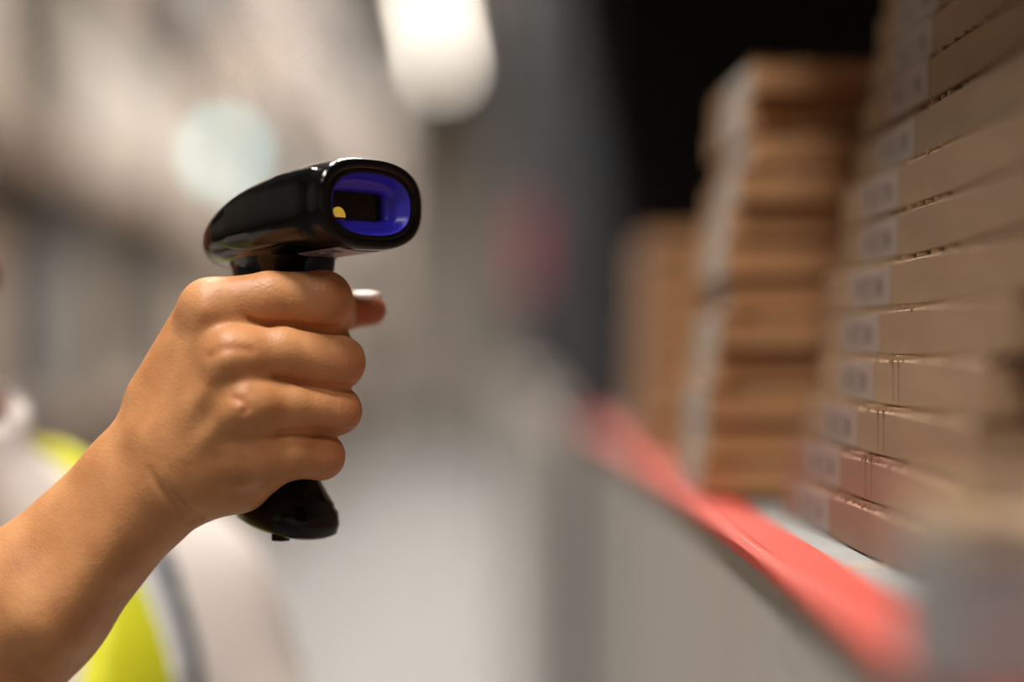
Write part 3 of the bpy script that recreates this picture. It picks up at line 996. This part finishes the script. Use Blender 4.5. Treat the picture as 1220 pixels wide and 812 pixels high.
vest = np.maximum(body_sh - 0.011, np.maximum(np.abs(LAT) - 0.118, np.maximum(-(GZ + 0.60), np.maximum(np.where(FWD > 0.0, -vneck, -0.1), np.where(GZ > -0.09, neckcut, -0.1)))))
vest = vest.astype(np.float32)
vo = cloth_obj('safety_vest', vest, M['vest'], person)
vo['label'] = 'lime yellow safety vest'
def slab(l0, l1, off, extra=None):
    f = np.maximum(body_sh - off, np.maximum(LAT - l1, l0 - LAT))
    f = np.maximum(f, np.maximum(-(GZ + 0.60), GZ + 0.098))
    return f.astype(np.float32)
for s in (1, -1):
    a, b = sorted((s * 0.098, s * 0.1215))
    so = cloth_obj('reflective_strip', slab(a, b, 0.0145), M['silver'], vo)
    so['label'] = 'silver reflective strip'
    a, b = sorted((s * 0.1205, s * 0.1345))
    so = cloth_obj('edge_binding', slab(a, b, 0.0150), M['piping'], vo)
    so['label'] = 'dark navy edge binding'

# hair
F4 = Field((-0.52, 0.88, -0.06), (-0.20, 1.19, 0.24), 0.006)
hair = F4.new()
F4.add(hair, HD(-0.030, 0, 0.040), HD(0.004, 0, 0.040), 0.090, 0.082, 0.02)
F4.add(hair, HD(-0.07, 0, -0.02), HD(-0.06, 0, -0.05), 0.045, 0.035, 0.03)
F4.add(hair, HD(0.10, 0, -0.035), HD(0.06, 0, 0.02), 0.085, 0.062, 0.01, sub=True)
V4, Q4 = surface_nets(F4, hair)
link('hair', net_mesh('hair', relax(V4, Q4, 2), Q4, PO), M['hair'], person)

# trousers and shoes
F5 = Field((-0.62, 0.80, -1.44), (-0.08, 1.28, -0.52), 0.009)
tr = F5.new()
F5.add(tr, T(0, 0, -0.60), T(0, 0, -0.70), 0.150, 0.155, 0.02, flat_f)
for s in (-1, 1):
    F5.add(tr, T(s * 0.085, 0, -0.70), T(s * 0.10, 0.02, -1.02), 0.088, 0.066, 0.03)
    F5.add(tr, T(s * 0.10, 0.02, -1.02), T(s * 0.105, -0.01, -1.385), 0.066, 0.050, 0.03)
tr = np.maximum(tr, -(F5.ax[2][None, None, :] + 1.395) + 0 * tr).astype(np.float32)
V5, Q5 = surface_nets(F5, tr)
link('trousers', net_mesh('trousers', relax(V5, Q5, 2), Q5, PO), M['trouser'], person)
for s in (-1, 1):
    F6 = Field(tuple(T(s * 0.11, 0.06, -1.452) - np.array([0.2, 0.2, 0])), tuple(T(s * 0.11, 0.06, -1.33) + np.array([0.2, 0.2, 0])), 0.006)
    sh = F6.new()
    F6.add(sh, T(s * 0.105, -0.05, -1.415), T(s * 0.118, 0.15, -1.42), 0.038, 0.036, 0.02)
    F6.add(sh, T(s * 0.105, -0.03, -1.40), T(s * 0.105, -0.02, -1.36), 0.042, 0.045, 0.03)
    sh = np.maximum(sh, -(F6.ax[2][None, None, :] + 1.4485) + 0 * sh).astype(np.float32)
    V6, Q6 = surface_nets(F6, sh)
    link('shoe', net_mesh('shoe', relax(V6, Q6, 1), Q6, PO), M['shoe'], person)

# ================================================================== BARCODE SCANNER
TH = math.radians(38)
PIT = math.radians(0.4)
so_w = H(340, 318, 28) + np.array([0, 0, EYE])
Uv = Vector((math.cos(TH) * math.cos(PIT), -math.sin(TH) * math.cos(PIT), math.sin(PIT)))
Vv = Vector((math.sin(TH), math.cos(TH), 0))
Wv = Uv.cross(Vv)
if Wv.z < 0: Wv = -Wv
scanner = bpy.data.objects.new('barcode_scanner', None)
COL.objects.link(scanner)
scanner.empty_display_size = 0.02
scanner.matrix_world = Matrix.Translation(Vector(so_w)) @ Matrix((Uv, Vv, Wv)).transposed().to_4x4()
tag(scanner, 'glossy black handheld barcode scanner with blue nose, gripped in the hand', 'scanner')

NS = 72
def sec_pt(a, wt, wb, n, ang):
    c, s = math.cos(ang), math.sin(ang)
    e = 2.0 / n
    v = a * math.copysign(abs(c) ** e, c)
    w0, hh = (wt + wb) / 2, (wt - wb) / 2
    return v, w0 + hh * math.copysign(abs(s) ** e, s)
HEAD = [(-37.5, 3.0, 12.0, 7.5, 2.0), (-36.6, 8.0, 15.5, 5.0, 2.0), (-34, 13.0, 19.5, 3.6, 2.1), (-29, 18.0, 24.5, 2.6, 2.2), (-20, 22.3, 30.0, 2.0, 2.3),
        (-8, 25.4, 34.8, 2.6, 2.45), (6, 27.6, 38.4, 3.8, 2.6), (20, 29.2, 41.0, 5.2, 2.65), (35, 30.4, 42.6, 6.2, 2.7), (45.5, 30.8, 43.2, 7.0, 2.55),
        (47.6, 30.4, 42.8, 7.4, 2.55), (48.3, 29.6, 42.1, 8.1, 2.55), (48.5, 28.4, 41.0, 9.2, 2.55), (48.2, 26.6, 39.7, 10.4, 2.55), (47.4, 25.6, 39.0, 11.1, 2.55)]
HEAD = [(u, a, wt - 1.8, wb - 1.8, n) for (u, a, wt, wb, n) in HEAD]
def head_at(u):
    for p, q in zip(HEAD[:-6], HEAD[1:-5]):
        if p[0] <= u <= q[0]:
            t = (u - p[0]) / (q[0] - p[0])
            return [p[i] + t * (q[i] - p[i]) for i in range(1, 5)]
    return list(HEAD[-6][1:])
def loft(name, secs, cap0=True, cap1=True, ns=NS, smooth=True):
    """secs: list of rings of 3d points in mm"""
    vs, fs = [], []
    for rg in secs:
        vs += [(x * mm, y * mm, z * mm) for x, y, z in rg]
    for j in range(len(secs) - 1):
        for i in range(ns):
            fs.append((j * ns + i, j * ns + (i + 1) % ns, (j + 1) * ns + (i + 1) % ns, (j + 1) * ns + i))
    if cap0: fs.append(tuple(range(ns)))
    if cap1: fs.append(tuple(range((len(secs) - 1) * ns, len(secs) * ns)))
    me = mesh(name, vs, fs, smooth)
    bm = bmesh.new()
    bm.from_mesh(me)
    bmesh.ops.recalc_face_normals(bm, faces=list(bm.faces))
    bm.to_mesh(me)
    bm.free()
    return me
def smooth_secs(S, per=6):
    """Catmull-Rom through the section table"""
    A = np.array(S, float)
    out = []
    for i in range(len(A) - 1):
        p0, p1, p2, p3 = A[max(i - 1, 0)], A[i], A[i + 1], A[min(i + 2, len(A) - 1)]
        for t in np.linspace(0, 1, per, endpoint=False):
            out.append(0.5 * ((2 * p1) + (-p0 + p2) * t + (2 * p0 - 5 * p1 + 4 * p2 - p3) * t * t + (-p0 + 3 * p1 - 3 * p2 + p3) * t ** 3))
    out.append(A[-1])
    return out
rings = []
for (u, a, wt, wb, n) in smooth_secs(HEAD[:10], 6) + [np.array(s) for s in HEAD[10:]]:
    rings.append([(u,) + sec_pt(a, wt, wb, n, 2 * math.pi * i / NS) for i in range(NS)])
link('head_shell', loft('head_shell', rings, True, False), M['black'], scanner)
# blue funnel: flared ring, ledge, inner well
FUN = [(47.6, 25.9, 37.5, 9.0, 2.5), (47.9, 24.6, 36.3, 10.2, 2.5), (47.5, 23.2, 35.4, 11.0, 2.5)]
rings = [[(u,) + sec_pt(a, wt, wb, n, 2 * math.pi * i / NS) for i in range(NS)] for (u, a, wt, wb, n) in FUN]
link('nose_rim', loft('nose_rim', rings, False, False), M['black'], scanner)
FUN = [(47.6, 23.3, 35.5, 10.9, 2.5), (46.6, 22.4, 35.0, 11.4, 2.5), (43.5, 20.4, 33.4, 12.7, 2.8), (42.8, 19.7, 32.9, 13.2, 3.0), (42.2, 17.2, 30.2, 15.8, 4.5), (41.8, 16.4, 29.3, 16.7, 5.5), (38.5, 15.6, 28.6, 17.4, 8.0)]
rings = [[(u,) + sec_pt(a, wt, wb, n, 2 * math.pi * i / NS) for i in range(NS)] for (u, a, wt, wb, n) in FUN]
fo = link('nose_funnel', loft('nose_funnel', rings, False, False), M['blue'], scanner)
fo['label'] = 'royal blue nose recess'
rings = [[(u,) + sec_pt(a, wt, wb, n, 2 * math.pi * i / NS) for i in range(NS)] for (u, a, wt, wb, n) in [(37.5, 16.0, 29.0, 17.0, 8.0), (38.6, 16.0, 29.0, 17.0, 8.0)]]
wo = link('scan_window', loft('scan_window', rings, True, True, smooth=False), M['glass'], scanner)
wo['label'] = 'dark scan window'
# amber reflection in the window, built as a faintly glowing half-disc
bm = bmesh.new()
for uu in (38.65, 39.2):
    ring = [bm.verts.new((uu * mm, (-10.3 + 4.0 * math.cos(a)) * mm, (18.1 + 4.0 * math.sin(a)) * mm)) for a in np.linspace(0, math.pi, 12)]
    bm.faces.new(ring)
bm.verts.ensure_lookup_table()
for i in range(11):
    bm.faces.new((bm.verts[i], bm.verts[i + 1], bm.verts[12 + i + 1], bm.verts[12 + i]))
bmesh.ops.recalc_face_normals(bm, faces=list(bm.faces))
me = bpy.data.meshes.new('amber_reflection')
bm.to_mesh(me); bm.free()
link('amber_reflection', me, M['amber'], wo)
# smooth side panels with a raised rim
def side_panel(sgn):
    vs, fs = [], []
    ni, nj = 40, 25
    for i in range(ni):
        s = i / (ni - 1)
        u = -23.0 + 67.0 * s
        a, wt, wb, n = head_at(u)
        up = math.radians(4 + 40 * min(1, s * 1.5) ** 0.62)
        dn = math.radians(4 + 44 * min(1, s * 2.6) ** 0.7)
        for j in range(nj):
            q = j / (nj - 1) * 2 - 1
            an = math.pi - (q * (up if q > 0 else dn))
            v, w_ = sec_pt(a, wt, wb, n, an)
            edge = min(1.0, (1 - abs(q)) / 0.13, s / 0.05, (1 - s) / 0.10)
            off = -0.6 + 2.0 * (edge * edge * (3 - 2 * edge)) if edge < 1 else 1.4
            w0 = (wt + wb) / 2
            nv = np.array([v / a ** 2 * abs(v / a) ** (n - 2), (w_ - w0) / ((wt - wb) / 2) ** 2 * (abs(w_ - w0) / ((wt - wb) / 2)) ** (n - 2)])
            nv = nv / max(np.linalg.norm(nv), 1e-9)
            vs.append((u * mm, (v + nv[0] * off) * (1 if sgn < 0 else -1) * mm, (w_ + nv[1] * off) * mm))
    for i in range(ni - 1):
        for j in range(nj - 1):
            f = (i * nj + j, i * nj + j + 1, (i + 1) * nj + j + 1, (i + 1) * nj + j)
            fs.append(f if sgn > 0 else f[::-1])
    return mesh('side_panel', vs, fs, True)
for s in (-1, 1):
    link('side_panel', side_panel(s), M['panel'], scanner)
# grip
GR = [(10, -1.0, 28, 20, 2.3), (4, -1.8, 24.5, 17.5, 2.4), (-2, -2.5, 21.5, 15.5, 2.4), (-14, -3.5, 18.0, 14.0, 2.5), (-30, -3.5, 16.5, 13.5, 2.5), (-50, -3, 15.0, 13.2, 2.5),
      (-70, -3.5, 14.4, 12.8, 2.5), (-82, -4.0, 14.4, 12.8, 2.6), (-88, -2.8, 16.4, 13.8, 2.7), (-92.5, -1.4, 18.6, 15.0, 2.8), (-94.6, -1.0, 20.2, 16.0, 2.9), (-95.8, -0.9, 20.3, 16.0, 2.9),
      (-97.0, -0.6, 21.4, 16.8, 3.0), (-101.5, -0.2, 21.8, 16.8, 3.0), (-105.5, 0.0, 20.6, 15.8, 3.0), (-107.6, 0.2, 17.0, 13.0, 2.8), (-108.2, 0.2, 11.0, 9.0, 2.6)]
def grip_ring(w_, c, lu, lv, n):
    out = []
    for i in range(NS):
        a = 2 * math.pi * i / NS
        e = 2.0 / n
        x = lu * math.copysign(abs(math.cos(a)) ** e, math.cos(a))
        y = lv * math.copysign(abs(math.sin(a)) ** e, math.sin(a))
        slant = min(1, max(0, (-w_ - 84) / 14.0))
        out.append((c + x, y, w_ - slant * 0.20 * x))
    return out
gsec = smooth_secs(GR[:9], 4)[:-1] + [np.array(g) for g in GR[8:]]
link('grip', loft('grip', [grip_ring(*g) for g in gsec], True, True), M['black'], scanner)
# small latch under the butt
link('cable_latch', box_mesh('cable_latch', 0.002, 0.008, -0.011, -0.006, -0.1115, -0.103, 0.0005), M['black'], scanner)
# trigger under the nose
TR = [(9.0, 15.5, 7.0, 9.0), (4, 18.5, 5.0, 8.5), (-2, 19.0, 3.8, 8.0), (-9, 18.0, 3.2, 7.6), (-16, 17.5, 3.0, 7.0), (-22, 17.0, 2.4, 6.2)]
rings = [[(c + lu * math.cos(2 * math.pi * i / 24), lv * math.sin(2 * math.pi * i / 24), w_) for i in range(24)] for (w_, c, lu, lv) in TR]
to = link('trigger', loft('trigger', rings, True, True, 24), M['navy'], scanner)
to['label'] = 'navy trigger'
# paper label on the underside of the nose
def surf_patch(u0, u1, a0, a1, off, ni=8, nj=8):
    vs, fs = [], []
    for i in range(ni):
        u = u0 + (u1 - u0) * i / (ni - 1)
        a, wt, wb, n = head_at(u)
        for j in range(nj):
            an = a0 + (a1 - a0) * j / (nj - 1)
            v, w_ = sec_pt(a + off, wt + off, wb - off, n, an)
            vs.append((u * mm, v * mm, w_ * mm))
    for i in range(ni - 1):
        for j in range(nj - 1):
            fs.append((i * nj + j, i * nj + j + 1, (i + 1) * nj + j + 1, (i + 1) * nj + j))
    return vs, fs
vs, fs = surf_patch(20, 43, math.radians(248), math.radians(290), 0.25)
lo_ = link('rating_label', mesh('rating_label', vs, fs, True), M['paper'], scanner)
vs, fs = [], []
for (u0, u1, a0, a1) in ((22, 32, 250, 252), (22, 29, 254, 257), (33, 35, 250, 262), (36, 39, 250, 262), (24, 31, 260, 266)):
    v_, f_ = surf_patch(u0, u1, math.radians(a0), math.radians(a1), 0.4, 4, 4)
    fs += [tuple(i + len(vs) for i in f) for f in f_]
    vs += v_
link('print', mesh('print', vs, fs), M['ink'], lo_)
